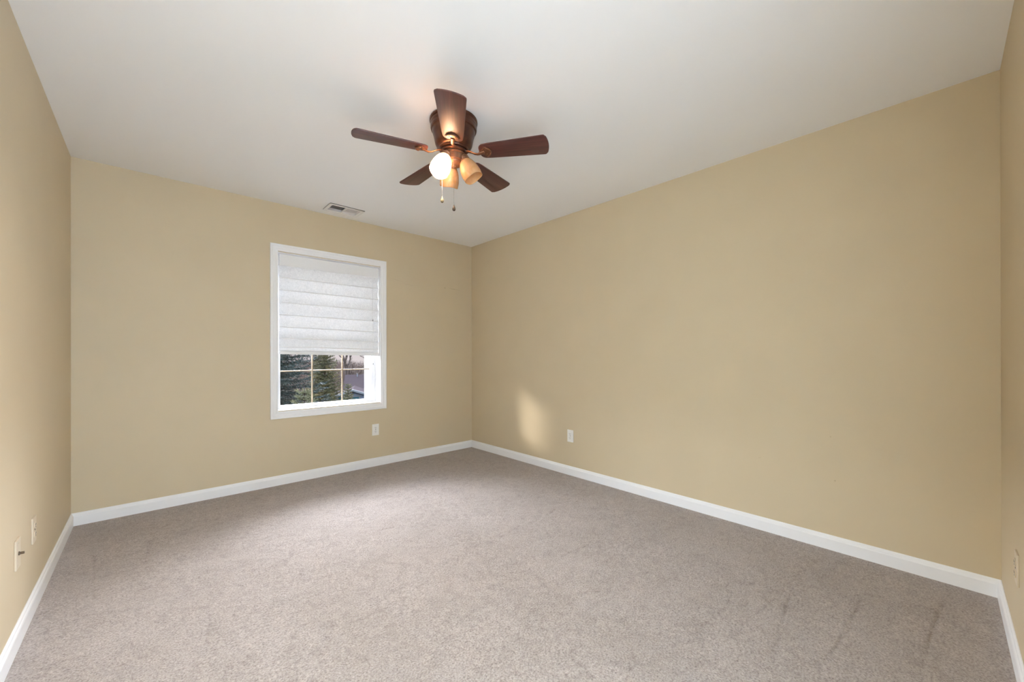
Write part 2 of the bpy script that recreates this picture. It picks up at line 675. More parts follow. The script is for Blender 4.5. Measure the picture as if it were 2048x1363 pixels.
for sk_ in STROKES:
    press_line(sk_, rs.uniform(.0055, .0085), rs.uniform(.7, 1.0))
for _ in range(150):                                   # many faint short scuffs of vacuum and feet
    x_, y_ = rs.uniform(.2, W - .1), rs.uniform(.3, L - .3)
    a_, l_ = rs.choice([.6, 1.0, 2.3]) + rs.normal(0, .3), rs.uniform(.03, .16)
    press_line([(x_, y_), (x_ + l_ * math.cos(a_), y_ + l_ * math.sin(a_)),
                (x_ + 1.7 * l_ * math.cos(a_ + .4), y_ + 1.7 * l_ * math.sin(a_ + .4))], 0.006, rs.uniform(.2, .6))
und = 0.0012 * np.sin(gx_ * 9 + 2 * np.sin(gy_ * 5)) * np.cos(gy_ * 8 + gx_ * 3)
gz_ = -0.0062 * press + und - 0.0013
rim = np.minimum.reduce([gx_, W - gx_, gy_, L - gy_]) < 0.02
gz_[rim] = 0
GV = np.stack([gx_, gy_, gz_], -1).reshape(-1, 3)
ii = np.arange(nx_ * ny_).reshape(ny_, nx_)
GF = np.stack([ii[:-1, :-1], ii[:-1, 1:], ii[1:, 1:], ii[1:, :-1]], -1).reshape(-1, 4)
me = arr_mesh('floor', GV, GF, [M['carpet']])
at_ = me.attributes.new('pressed', 'FLOAT', 'POINT')
at_.data.foreach_set('value', press.ravel().astype(np.float32))
me.shade_smooth()
bm = bmesh.new()
bm.from_mesh(me)
box(bm, 0, W, 0, L, -0.12, -0.02)
for (a, b_, c_, d_) in ((-.12, 0, -.12, L), (W, W + .12, -.12, L), (0, W, -.12, 0)):
    box(bm, a, b_, c_, d_, -0.12, 0)
tag(obj('floor', bm, M['carpet'], smooth=True), 'taupe cut-pile carpet covering the floor', 'carpet', kind='structure')

VX0, VX1, VY0, VY1 = 1.560, 1.806, 3.782, 3.917       # hole of the air register
bm = bmesh.new()
z0, z1 = H, H + 0.1
box(bm, 0, VX0, 0, L, z0, z1)
box(bm, VX1, W, 0, L, z0, z1)
box(bm, VX0, VX1, 0, VY0, z0, z1)
box(bm, VX0, VX1, VY1, L, z0, z1)
tag(obj('ceiling', bm, M['ceiling']), 'smooth white painted ceiling', 'ceiling', kind='structure')

# hall added behind the camera; its white surfaces bounce the fill light
bm = bmesh.new()
box(bm, -0.5, 3.2, -2.12, -2.0, -0.1, 2.54)
box(bm, -0.62, -0.5, -2.12, -0.0, -0.1, 2.54)
box(bm, 3.2, 3.32, -2.12, -0.12, -0.1, 2.54)
box(bm, -0.5, -0.12, -0.12, 0.0, -0.1, 2.54)
tag(obj('wall_added_hall', bm, M['ceiling']), 'white walls of the added hall behind the camera', 'wall', kind='structure')
bm = bmesh.new()
box(bm, -0.5, 3.2, -2.0, -0.12, -0.12, 0)
tag(obj('floor_added_hall', bm, M['carpet']), 'taupe carpet of the added hall', 'carpet', kind='structure')
bm = bmesh.new()
box(bm, -0.5, 3.2, -2.0, -0.12, 2.44, 2.54)
tag(obj('ceiling_added_hall', bm, M['ceiling']), 'white ceiling of the added hall', 'ceiling', kind='structure')

# baseboards: flat face with an eased, stepped top
HB, TB = 0.083, 0.013
bprof = [(0, 0), (TB, 0), (TB, 0.060), (TB - .002, 0.066), (TB - .005, 0.070), (TB - .006, 0.076), (0.004, 0.081), (0.002, HB), (0, HB)]


def base(name, label, ax, a0, a1, m0, m1):
    b = bmesh.new()
    sweep_profile(b, bprof, ax, a0, a1, m0, m1)
    tag(obj(name, b, M['trim']), label, 'baseboard', kind='structure')


base('baseboard_back', 'white baseboard under the window wall', lambda a, d, z: (a, L - d, z), 0, W, 1, 1)
base('baseboard_right', 'white baseboard along the long right wall', lambda a, d, z: (W - d, a, z), 0, L, 1, 1)
base('baseboard_left', 'white baseboard along the left wall', lambda a, d, z: (d, a, z), 0.0, L, None, 1)
base('baseboard_front', 'white baseboard at the right edge of the room', lambda a, d, z: (a, d, z), DX1 + .06, W, None, 1)

# casing of the added doorway (the camera stands just inside it)
bm = bmesh.new()
box(bm, DX1, DX1 + .057, 0.0, 0.016, 0, DZ + .057, .003)
box(bm, DX0, DX1, 0.0, 0.016, DZ, DZ + .057, .003)
box(bm, DX1 - .02, DX1, -0.12, 0.0, 0, DZ)
box(bm, DX0, DX0 + .02, -0.12, 0.0, 0, DZ)
box(bm, DX0 + .02, DX1 - .02, -0.12, 0.0, DZ - .02, DZ)
tag(obj('trim_1', bm, M['trim']), 'white casing of the added doorway', 'trim', kind='structure')

# ================================================================ WINDOW
win = thing('window_1', 'white framed window with tan grille in the beige back wall', 'window', (0, 0, 0), kind='structure')
cw = 0.060
ox0, ox1, oz0, oz1 = 1.141, 2.182, 0.574, 2.087
cprof = [(0, 0), (0.016, 0), (0.0185, .003), (0.0185, .018), (0.0155, .022), (0.0145, .040), (0.012, .046), (0.0115, .0575), (0.009, cw), (0, cw)]


def casing():
    b = bmesh.new()
    # outline loop with mitred corners; profile measured inwards from the outer edge
    corners = [(ox0, oz0, 1, 1), (ox1, oz0, -1, 1), (ox1, oz1, -1, -1), (ox0, oz1, 1, -1)]
    rings = []
    for (x, z, sx_, sz_) in corners:
        rings.append([b.verts.new((x + sx_ * w, L - d, z + sz_ * w)) for d, w in cprof])
    n = len(cprof)
    for k in range(4):
        A, B = rings[k], rings[(k + 1) % 4]
        for i in range(n):
            j = (i + 1) % n
            b.faces.new((A[i], A[j], B[j], B[i]))
    bmesh.ops.recalc_face_normals(b, faces=b.faces)
    return b


obj('casing', casing(), M['trim'], win)
bm = bmesh.new()                                      # extension jambs and stool
jd = L + 0.125
box(bm, WX0, WX0 + .004, L - .001, jd, WZ0, WZ1)
box(bm, WX1 - .004, WX1, L - .001, jd, WZ0, WZ1)
box(bm, WX0, WX1, L - .001, jd, WZ1 - .004, WZ1)
box(bm, WX0, WX1, L - .001, jd, WZ0, WZ0 + .004)
obj('jamb', bm, M['trim'], win)
GY = L + 0.180                                        # glass plane
gx0, gx1, gz0, gz1 = 1.245, 2.078, 0.655, 1.975
bm = bmesh.new()
for (a, b_, c_, d_) in ((WX0, gx0, WZ0, WZ1), (gx1, WX1, WZ0, WZ1), (gx0, gx1, WZ0, gz0), (gx0, gx1, gz1, WZ1)):
    box(bm, a, b_, jd, L + T, c_, d_)
box(bm, WX0, gx0 - .018, jd - .004, jd + .01, WZ0, WZ1, .002)
box(bm, gx1 + .018, WX1, jd - .004, jd + .01, WZ0, WZ1, .002)
obj('frame', bm, M['vinyl'], win)
bm = bmesh.new()                                      # meeting rail of the two sashes
box(bm, gx0, gx1, GY - .02, GY + .02, 1.300, 1.335, .003)
obj('sash_rail', bm, M['vinyl'], win)
bm = bmesh.new()
box(bm, gx0, gx1, GY - .002, GY + .002, gz0, gz1)
obj('pane', bm, M['pane'], win)
bm = bmesh.new()
gw = 0.0058
for gx in (gx0 + (gx1 - gx0) / 3, gx0 + 2 * (gx1 - gx0) / 3):
    box(bm, gx - gw, gx + gw, GY - .012, GY - .004, gz0, gz1, .002)
for gz in (0.978, 1.65):
    box(bm, gx0, gx1, GY - .0125, GY - .0035, gz - gw, gz + gw, .002)
obj('grille', bm, M['grille'], win)

# ---------------------------------------------------------------- pleated shade
shade = thing('window_shade', 'white pleated fabric window shade lowered over the upper window', 'window shade', (1.662, L + 0.05, 2.017))
sxl, sxr = WX0 + 0.018, WX1 - 0.006


def shade_strip(zs, name, m, thick=0.0012, extra=None):
    """sheet following (depth, z) profile; z drops slightly towards the right at the bottom"""
    b = bmesh.new()
    nx = 40
    rows = []
    for (d, z) in zs:
        k = max(0.0, (2.0 - z) / 0.88)
        row = []
        for i in range(nx + 1):
            t = i / nx
            wob = 0.0012 * math.sin(9 * t + 14 * z) * k
            zz = z + k * (0.010 - 0.020 * t)
            edge = 0.0020 * math.sin(z * 57)
            x = sxl + (sxr - sxl) * t + (edge if i in (0, nx) else 0)
            row.append(b.verts.new((x - 1.662, d - 0.05 + wob, zz - 2.017)))
        rows.append(row)
    for A, B in zip(rows[:-1], rows[1:]):
        for i in range(nx):
            b.faces.new((A[i], A[i + 1], B[i + 1], B[i]))
    o = obj(name, b, m, shade, smooth=True)
    return o


ridges = [1.910, 1.805, 1.695, 1.583, 1.474, 1.366, 1.266, 1.190, 1.157]
prof = []
for a, b_ in zip(ridges[:-1], ridges[1:]):
    h = a - b_
    k = min(1.0, h / 0.1)
    # each pleat falls back from the ridge above, sags towards the room and ends in a crisp ridge
    for t in (0.0, 0.06, 0.15, 0.28, 0.42, 0.56, 0.70, 0.84, 0.95):
        prof.append((0.033 + 0.010 * k * math.sin(PI * t) ** 0.8 * (1.25 - .5 * t), a - h * t))
prof.append((0.036, ridges[-1]))
prof += [(0.042, 1.154), (0.046, 1.145)]
shade_strip(prof, 'pleats', M['fabric'])
bm = bmesh.new()                                      # sewn ridge seams, one thin bead per pleat
for z in ridges[1:]:
    k = max(0.0, (2.0 - z) / 0.88)
    tube(bm, [(sxl - 1.662, 0.033 - 0.05, z + k * .010 - 2.017), (sxr - 1.662, 0.033 - 0.05, z - k * .010 - 2.017)], 0.0034, 8)
obj('pleat_seam', bm, M['seam'], shade)
bm = bmesh.new()
box(bm, sxl - 1.662, sxr - 1.662, -0.023, 0.005, 1.912 - 2.017, -0.006, .003)
obj('valance', bm, M['valance'], shade)
bm = bmesh.new()
mt = Matrix.Rotation(math.radians(1.25), 4, 'Y')
box(bm, -(sxr - sxl) / 2, (sxr - sxl) / 2, -0.012, 0.012, -0.014, 0.014, .004, mt)
o = obj('bottom_rail', bm, M['valance'], shade)
o.location = ((sxl + sxr) / 2 - 1.662, 0.0 - 0.008, 1.138 - 2.017)
bm = bmesh.new()
cx = 2.052 - 1.662
tube(bm, [(cx, -0.030, -0.10), (cx + .001, -0.031, -0.5), (cx + .004, -0.030, -0.96)], 0.0012, 6)
cd = obj('pull_cord', bm, mat('white_cord', (0.8, 0.8, 0.8), 0.7), shade)
bm = bmesh.new()
lathe(bm, [(0, .008), (.003, .006), (.004, -.006), (.002, -.010), (0, -.010)], 12)
o = obj('cord_connector', bm, mat('grey_connector', (0.22, 0.22, 0.22), 0.5), cd)
o.location = (cx + .0008, -0.031, 1.477 - 2.017)
c2 = o.copy()
C.objects.link(c2)
c2.parent = cd
c2.location = (cx + .004, -0.030, 1.035 - 2.017)


# ================================================================ OUTLETS
def outlet(label, loc, rotz, pm, group=None):
    """built facing -y (room side), back on the wall plane"""
    t = thing('wall_outlet', label, 'outlet', loc, rotz, group)
    b = bmesh.new()
    box(b, -.035, .035, -.006, 0, -.057, .057, .0025)
    obj('cover_plate', b, pm, t)
    for s in (-1, 1):
        b = bmesh.new()
        pts = []
        for i in range(24):
            a = 2 * PI * i / 24
            pts.append((max(-.0165, min(.0165, .0185 * math.cos(a))), max(-.0135, min(.0135, .0165 * math.sin(a)))))
        poly_prism(b, pts, 0, .003, .0006, Matrix.Translation((0, -.006, s * .0195)) @ Matrix.Rotation(PI / 2, 4, 'X'))
        rc = obj('receptacle', b, pm, t)
        b = bmesh.new()
        zc = s * .0195
        box(b, -.0075, -.0050, -.0095, -.008, zc - .001, zc + .008)
        box(b, .0050, .0070, -.0095, -.008, zc - .0005, zc + .007)
        box(b, -.0022, .0022, -.0095, -.008, zc - .0095, zc - .0050)
        obj('slots', b, M['slot'], rc)
    b = bmesh.new()
    lathe(b, [(0, .0015), (.003, .001), (.0035, 0)], 12, Matrix.Translation((0, -.006, 0)) @ Matrix.Rotation(PI / 2, 4, 'X'))
    obj('screw', b, M['slot'], t)
    return t


outlet('white outlet below the window on the back wall', (2.069, L, 0.367), 0, M['plate_white'])
outlet('white outlet on the long right wall, lit by the patch of daylight', (W, 2.532, 0.365), -PI / 2, M['plate_white'])
outlet('almond outlet on the left wall, nearer the window corner', (0, 2.925, 0.352), PI / 2, M['plate'])
outlet('almond outlet cut by the right edge, on the front wall', (2.690, 0, 0.355), PI, M['plate'])
# coaxial jack plate on the left wall
t = thing('cable_jack', 'almond cable plate with dark protruding connector on the left wall', 'wall jack', (0, 2.632, 0.353), PI / 2)
bm = bmesh.new()
box(bm, -.035, .035, -.006, 0, -.057, .057, .0025)
obj('cover_plate', bm, M['plate'], t)
bm = bmesh.new()
RX = Matrix.Translation((0, -.006, 0)) @ Matrix.Rotation(PI / 2, 4, 'X')
lathe(bm, [(0.0075, 0), (0.0075, .003), (.0048, .0032), (.0048, .014), (.0035, .015), (.0, .015)], 16, RX)
obj('connector', bm, M['brass'], t)
for s in (-1, 1):
    bm = bmesh.new()
    lathe(bm, [(0, .0015), (.003, .001), (.0035, 0)], 12, Matrix.Translation((0, -.006, s * .042)) @ Matrix.Rotation(PI / 2, 4, 'X'))
    obj('screw', bm, M['plate'], t)

# ================================================================ AIR REGISTER
t = thing('air_vent', 'white two-way air register on the ceiling above the window', 'vent', (1.683, 3.8495, H))
bm = bmesh.new()
hx, hy = (VX1 - VX0) / 2, (VY1 - VY0) / 2
fx, fy = .151, .100
for a, b_, c_, d_ in ((-fx, -hx, -fy, fy), (hx, fx, -fy, fy), (-hx, hx, -fy, -hy), (-hx, hx, hy, fy)):
    box(bm, a, b_, c_, d_, -.005, -0.0005)
box(bm, -fx, fx, -fy, -fy + .004, -.007, -.0005)
box(bm, -fx, -fx + .004, -fy, fy, -.007, -.0005)
box(bm, -fx, fx, fy - .004, fy, -.007, -.0005)
box(bm, fx - .004, fx, -fy, fy, -.007, -.0005)
box(bm, -.006, .006, -hy, hy, -.006, .004, .001)
obj('frame', bm, M['vent_white'], t)
for side, tilt in ((-1, -46), (1, -16)):
    bm = bmesh.new()
    n = 11
    for i in range(n):
        x = side * (.013 + (hx - .020) * (i + .5) / n)
        mt = Matrix.Translation((x, 0, .004)) @ Matrix.Rotation(math.radians(tilt), 4, 'Y')
        box(bm, -.0044, .0044, -hy + .0005, hy - .0005, -.0006, .0006, 0, mt)
    obj('louvers', bm, M['vent_white'], t)
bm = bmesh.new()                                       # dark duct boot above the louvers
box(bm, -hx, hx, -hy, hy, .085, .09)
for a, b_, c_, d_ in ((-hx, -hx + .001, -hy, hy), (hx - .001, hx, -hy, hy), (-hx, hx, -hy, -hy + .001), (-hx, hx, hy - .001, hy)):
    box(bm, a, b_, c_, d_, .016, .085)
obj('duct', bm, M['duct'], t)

# ================================================================ CEILING FAN
FX, FY = 1.643, 2.035
fan = thing('ceiling_fan', 'bronze flush-mount ceiling fan with five walnut blades and three amber glass lights', 'ceiling fan', (FX, FY, H))
bm = bmesh.new()
hp = [(0, 0), (.129, 0), (.133, -.004), (.1335, -.012), (.130, -.018), (.128, -.020), (.1290, -.034), (.1270, -.038), (.1275, -.042), (.1285, -.050),
      (.126, -.058), (.119, -.062), (.1175, -.070), (.1165, -.080), (.113, -.090), (.1095, -.105), (.1065, -.120), (.103, -.136), (.097, -.150),
      (.088, -.158), (.084, -.160), (.083, -.166), (.079, -.170), (0, -.170)]
lathe(bm, hp, 72)
smooth_by_angle(obj('motor_housing', bm, M['bronze'], fan), 40)
bm = bmesh.new()                                        # flywheel under the motor
lathe(bm, [(0, -.1705), (.070, -.1705), (.073, -.174), (.073, -.182), (.068, -.186), (0, -.186)], 56)
smooth_by_angle(obj('flywheel', bm, M['bronze'], fan), 40)

ZB, PITCH, R0, R1 = 2.249 - H, -10.86, 0.150, 0.520


def blade_outline():
    pts = []
    def hw(r):
        k = (r - R0) / (R1 - R0)
        return 0.054 + 0.018 * min(1, k / 0.95)
    # root end: round shoulders
    for a in np.linspace(180, 270, 8):
        pts.append((R0 + .034 + .034 * math.cos(math.radians(a)), -hw(R0) + .034 + .034 * math.sin(math.radians(a))))
    for r in np.linspace(R0 + .06, R1 - .02, 8):
        pts.append((r, -hw(r)))
    # tip: shallow arc with small rounded corners
    w = hw(R1)
    for a in np.linspace(-90, -25, 5):
        pts.append((R1 - .012 + .012 * math.cos(math.radians(a)), -w + .012 + .012 * math.sin(math.radians(a))))
    for s in np.linspace(-.8, .8, 9):
        pts.append((R1 + .014 * (1 - s * s) + 0.0005, s * w))
    for a in np.linspace(25, 90, 5):
        pts.append((R1 - .012 + .012 * math.cos(math.radians(a)), w - .012 + .012 * math.sin(math.radians(a))))
    for r in np.linspace(R1 - .02, R0 + .06, 8):
        pts.append((r, hw(r)))
    for a in np.linspace(90, 180, 8):
        pts.append((R0 + .034 + .034 * math.cos(math.radians(a)), hw(R0) - .034 + .034 * math.sin(math.radians(a))))
    return pts


bo = blade_outline()
blade_me = bracket_me = None
for k in range(5):
    ang = math.radians(18.07 + 72 * k)
    mt = Matrix.Rotation(ang, 4, 'Z') @ Matrix.Translation((0, 0, ZB)) @ Matrix.Rotation(math.radians(PITCH), 4, 'X')
    if k == 0:
        bm = bmesh.new()
        poly_prism(bm, bo, 0.0, 0.0065, .0018)
        o = obj('blade', bm, M['blade'], fan)
        smooth_by_angle(o, 40)
        # bracket: arm curving down from the flywheel to a fan-shaped plate under the blade
        bm = bmesh.new()
        pa = [(.060, 0, .0115), (.085, 0, .010), (.105, 0, .003), (.122, 0, -.008), (.140, 0, -.0125), (.160, 0, -.0085), (.178, 0, -.005)]
        tube(bm, pa, [.011, .0105, .009, .0085, .009, .011, .012], 12, squash=(1.0, .42))
        pl = []
        for a in np.linspace(-58, 58, 15):
            pl.append((.150 + .068 * math.cos(math.radians(a)), .052 * math.sin(math.radians(a)) / math.sin(math.radians(58)) * .78))
        pl += [(.168, .016), (.150, .011), (.150, -.011), (.168, -.016)]
        poly_prism(bm, pl, -.0048, -.0006, .0012)
        # raised crescent lip at the outer end
        lp = [(.150 + .064 * math.cos(math.radians(a)), .0475 * math.sin(math.radians(a)) / math.sin(math.radians(58)) * .78, -.006)
              for a in np.linspace(-54, 54, 17)]
        tube(bm, lp, [.0015] + [.0038] * 15 + [.0015], 8)
        for sx_, sy_ in ((.178, 0), (.190, .016), (.190, -.016)):
            lathe(bm, [(0, -.0075), (.003, -.0068), (.0042, -.0048)], 10, Matrix.Translation((sx_, sy_, 0)))
        br = obj('blade_bracket', bm, M['bracket'], fan)
        smooth_by_angle(br, 40)
        blade_me, bracket_me = o, br
    else:
        o = blade_me.copy()
        br = bracket_me.copy()
        C.objects.link(o)
        C.objects.link(br)
        o.parent = br.parent = fan
    o.matrix_local = mt
    br.matrix_local = mt

bm = bmesh.new()                                        # light kit body
kp = [(0, -.186), (.060, -.186), (.063, -.189), (.063, -.194), (.057, -.197), (.0575, -.222), (.056, -.230), (.0505, -.233), (.0505, -.238),
      (.047, -.244), (.040, -.250), (.030, -.2545), (.012, -.256), (.010, -.259), (0, -.260)]
lathe(bm, kp, 56)
smooth_by_angle(obj('light_kit', bm, M['copper'], fan), 38)

TILT = 27.0
# outline of the open glass bell along its axis (z down the axis from the collar)
outer = [(.0265, 0), (.030, .004), (.036, .012), (.043, .026), (.0485, .042), (.0525, .060), (.0548, .078), (.0550, .092), (.0535, .104), (.0530, .112)]
inner = [(r - .0028, z) for r, z in reversed(outer)]


def bell():
    b = bmesh.new()
    seg = 56
    prof_ = outer + [(.0517, .1135)] + inner
    rings = []
    for r, z in prof_:
        k = max(0, (z - .07) / .045)
        ring = []
        for i in range(seg):
            a = 2 * PI * i / seg
            rr = r * (1 + .018 * k * math.cos(3 * a + .6))
            ring.append(b.verts.new((rr * math.cos(a), rr * math.sin(a), -z - .0028 * k * math.cos(3 * a))))
        rings.append(ring)
    for A, B in zip(rings[:-1], rings[1:]):
        for i in range(seg):
            j = (i + 1) % seg
            b.faces.new((A[i], A[j], B[j], B[i]))
    bmesh.ops.recalc_face_normals(b, faces=b.faces)
    return b


first = None
for az, lit in ((189.0, True), (313.8, False), (71.0, False)):
    a = math.radians(az)
    # local frame: -Z runs down the shade's axis, tilted outwards
    mt = (Matrix.Translation((0.046 * math.cos(a), 0.046 * math.sin(a), -.196)) @ Matrix.Rotation(a, 4, 'Z')
          @ Matrix.Rotation(math.radians(-TILT), 4, 'Y'))
    if first is None:
        bm = bmesh.new()
        lathe(bm, [(0, .004), (.016, .004), (.018, 0), (.019, -.008), (.024, -.012), (.0285, -.014), (.0295, -.018), (.0275, -.020), (.0295, -.024),
                   (.0275, -.027), (.0310, -.031), (.0315, -.037), (.029, -.040), (.024, -.040), (.020, -.036), (0, -.036)], 40)
        so = obj('lamp_socket', bm, M['copper'], fan)
        smooth_by_angle(so, 38)
        sh = obj('lamp_shade', bell(), M['glass_shade'], fan, smooth=True)
        first = (so, sh)
    else:
        so, sh = first[0].copy(), first[1].copy()
        for q_ in (so, sh):
            C.objects.link(q_)
            q_.parent = fan
    so.matrix_local = mt
    sh.matrix_local = mt @ Matrix.Translation((0, 0, -.034))
    bm = bmesh.new()
    lathe(bm, [(.012, -.036), (.013, -.048), (.0175, -.060), (.0235, -.072), (.0265, -.084), (.0255, -.096), (.0205, -.106), (.011, -.1125), (0, -.114)], 28)
    bl = obj('bulb', bm, M['bulb'] if lit else M['bulb_off'], fan, smooth=True)
    if lit:
        bl['label'] = 'glowing bulb'
    bl.matrix_local = mt

# two pull chains with teardrop fobs
toC = Vector((math.cos(math.radians(235.8)), math.sin(math.radians(235.8)), 0))
rtC = Vector((math.cos(math.radians(325.8)), math.sin(math.radians(325.8)), 0))
for lat, off, zt, zf, fm in ((-.064, .030, 2.235, 1.985, 'fob_pale'), (.000, .052, 2.225, 1.935, 'fob')):
    p = rtC * lat + toC * off
    d = p.normalized()
    bm = bmesh.new()
    tube(bm, [d * .050 + Vector((0, 0, zt - H)), p + Vector((0, 0, zt - H)), p + Vector((0, 0, zt - H - .006))], .0035, 8)
    zz = zt - H - .006
    while zz > zf - H + .014:                            # ball chain
        bmesh.ops.create_icosphere(bm, subdivisions=1, radius=.0011, matrix=Matrix.Translation(p + Vector((0, 0, zz))))
        zz -= .0026
    tube(bm, [p + Vector((0, 0, zt - H - .006)), p + Vector((0, 0, zf - H + .012))], .0005, 5)
    ch = obj('pull_chain', bm, M['chain'], fan)
    bm = bmesh.new()
    lathe(bm, [(0, .018), (.0016, .014), (.004, .006), (.0075, -.003), (.0092, -.010), (.0082, -.016), (.0045, -.0195), (0, -.0205)], 20,
          Matrix.Translation(p + Vector((0, 0, zf - H))))
    obj('fob', bm, M[fm], ch, smooth=True)

# added fixture that carries the fill light in the made-up hall
t = thing('added_fill_lamp', 'white flush fill lamp added in the made-up hall behind the camera', 'ceiling lamp', (2.50, -1.25, 2.44))
bm = bmesh.new()
lathe(bm, [(0, 0), (.16, 0), (.165, -.01), (.16, -.03), (.15, -.035), (.15, -.08), (0, -.08)], 40)
obj('lamp_base', bm, M['vent_white'], t)

# ================================================================ OUTDOORS
G0 = -3.1


def terrain_z(x, y):
    """ground height behind the house: drops to a yard, then rises to a low hill on the left"""
    d = y - L
    z = G0 - 1.9 * min(1, max(0, d / 30.0)) ** 1.5
    if d > 42:
        s = min(1, (d - 42) / 48.0)
        z += (3 * s * s - 2 * s ** 3) * (3.1 + 1.6 * math.exp(-((x - 22) / 9.0) ** 2))
    if d > 95:
        z -= (d - 95) * 0.25
    return z


bm = bmesh.new()
xs = np.linspace(-70, 90, 60)
ys = np.linspace(L + T + 0.01, 130, 60)
gv = [[bm.verts.new((x, y, terrain_z(x, y) + 0.15 * math.sin(x * .7) * math.cos(y * .5) * min(1, (y - L) / 20))) for x in xs] for y in ys]
for j in range(len(ys) - 1):
    for i in range(len(xs) - 1):
        bm.faces.new((gv[j][i], gv[j][i + 1], gv[j + 1][i + 1], gv[j + 1][i]))
mg = mat('winter_ground', (0.03, 0.024, 0.018), 1.0, spec=0.0)
_n = noise(mg, 1.6, 8, 0.8)
LK(mg, ramp(mg, _n.outputs[0], [(0.3, (0.0016, 0.0012, 0.0011)), (0.5, (0.0050, 0.0037, 0.0034)), (0.7, (0.0095, 0.0068, 0.0062))]), P(mg).inputs['Base Color'])
ground = tag(obj('ground', bm, mg, smooth=True), 'brown winter ground sloping up to a low hill outside the window', 'ground', kind='structure')


def needle_mat(name, a, b_, c_):
    m = mat(name, a, 0.75, spec=0.25)
    n = noise(m, 3.0, 4, 0.7)
    LK(m, ramp(m, n.outputs[0], [(0.3, a), (0.52, b_), (0.68, c_)]), P(m).inputs['Base Color'])
    return m


M['spruce'] = needle_mat('blue_green_needles', (0.010, 0.021, 0.020), (0.022, 0.038, 0.036), (0.045, 0.062, 0.052))
M['fir'] = needle_mat('olive_needles', (0.018, 0.026, 0.013), (0.060, 0.064, 0.024), (0.17, 0.135, 0.055))
M['fir_pale'] = needle_mat('pale_olive_needles', (0.035, 0.045, 0.024), (0.075, 0.085, 0.042), (0.15, 0.14, 0.075))
M['bark'] = mat('grey_brown_bark', (0.032, 0.024, 0.021), 0.9)
M['bark_light'] = mat('pale_bark', (0.060, 0.045, 0.037), 0.9)


def conifer_meshes(seed, height, radius, n_whorl, droop, density=1.0, twig=0.30):
    """returns (foliage mesh data, stem bmesh) with base at the origin"""
    rg = np.random.default_rng(seed)
    V, Fc = [], []
    bmS = bmesh.new()
    tube(bmS, [(0, 0, 0), (0.03, 0, height * .5), (0, 0, height)], [height * .010, height * .007, .010], 8)

    def needles(p, d, ln, w):
        """a brush of thin needle blades round a twig"""
        d = d / np.linalg.norm(d)
        s = np.cross(d, (0, 0, 1.0))
        s /= (np.linalg.norm(s) + 1e-6)
        u = np.cross(s, d)
        n = max(6, int(ln / 0.010))
        q0 = p + np.outer(np.arange(n) / n * ln, d)
        a = rg.uniform(0, 2 * PI, n)[:, None]
        o = s * np.cos(a) + u * np.sin(a)
        tip = q0 + (o * 0.75 + d * 0.9) * w * rg.uniform(.7, 1.25, n)[:, None]
        side = np.cross(o, d) * 0.0065
        V.append(np.stack([q0 - side, q0 + side, tip + side * .3, tip - side * .3], 1).reshape(-1, 3))

    for wi in range(n_whorl):
        t = (wi + .5) / n_whorl
        z = height * (0.05 + 0.93 * t)
        R_ = radius * (1 - t) ** 0.85 + .10
        nb = int(rg.integers(7, 10))
        for b_ in range(nb):
            az = 2 * PI * (b_ + rg.uniform(-.3, .3)) / nb + wi * 1.1
            R2 = R_ * rg.uniform(.8, 1.12)
            dirx = np.array([math.cos(az), math.sin(az), 0.0])
            up0 = 0.15 + 0.55 * t
            pts = []
            for s in np.linspace(0, 1, 6):
                zz = z + R2 * (up0 * s - droop * s * s + droop * .55 * s ** 4)
                pts.append(dirx * R2 * s + np.array([0, 0, zz]))
            tube(bmS, [Vector(p_) for p_ in pts], [.010 * (1 - .8 * s) + .003 for s in np.linspace(0, 1, 6)], 4, cap=False)
            step = 0.065 / density
            m_ = max(3, int(R2 / step))
            for i in range(m_):
                s = (i + rg.uniform(0, 1)) / m_
                k0 = min(4, int(s * 5))
                fr = s * 5 - k0
                p_ = pts[k0] * (1 - fr) + pts[k0 + 1] * fr
                bd = pts[k0 + 1] - pts[k0]
                bd /= np.linalg.norm(bd)
                sd_ = np.cross(bd, (0, 0, 1.0))
                sd_ /= np.linalg.norm(sd_)
                for sg in (-1, 1):
                    tl_ = twig * (0.35 + .9 * (1 - s)) * rg.uniform(.6, 1.15) * min(1, R2 / .6)
                    td = bd * .75 + sd_ * sg * .8 + np.array([0, 0, rg.uniform(-.35, .15)])
                    needles(p_, td, tl_ + .05, .035)
            needles(pts[-2], pts[-1] - pts[-2], np.linalg.norm(pts[-1] - pts[-2]) * 1.2, .035)
    needles(np.array([0, 0, height - .35]), np.array([0, 0, 1.0]), .5, .035)
    V = np.concatenate(V)
    Fc = np.arange(len(V)).reshape(-1, 4)
    return V, Fc, bmS


def conifer(name, label, x, y, height, radius, n_whorl, droop, seed, m, twig=.3, cat='tree', density=1.0):
    t_ = thing(name, label, cat, (x, y, terrain_z(x, y)))
    V, Fc, bs = conifer_meshes(seed, height, radius, n_whorl, droop, density, twig)
    me = arr_mesh('foliage', V, Fc, [m])
    o_ = bpy.data.objects.new('foliage', me)
    C.objects.link(o_)
    o_.parent = t_
    obj('trunk', bs, M['bark'], t_)
    return t_


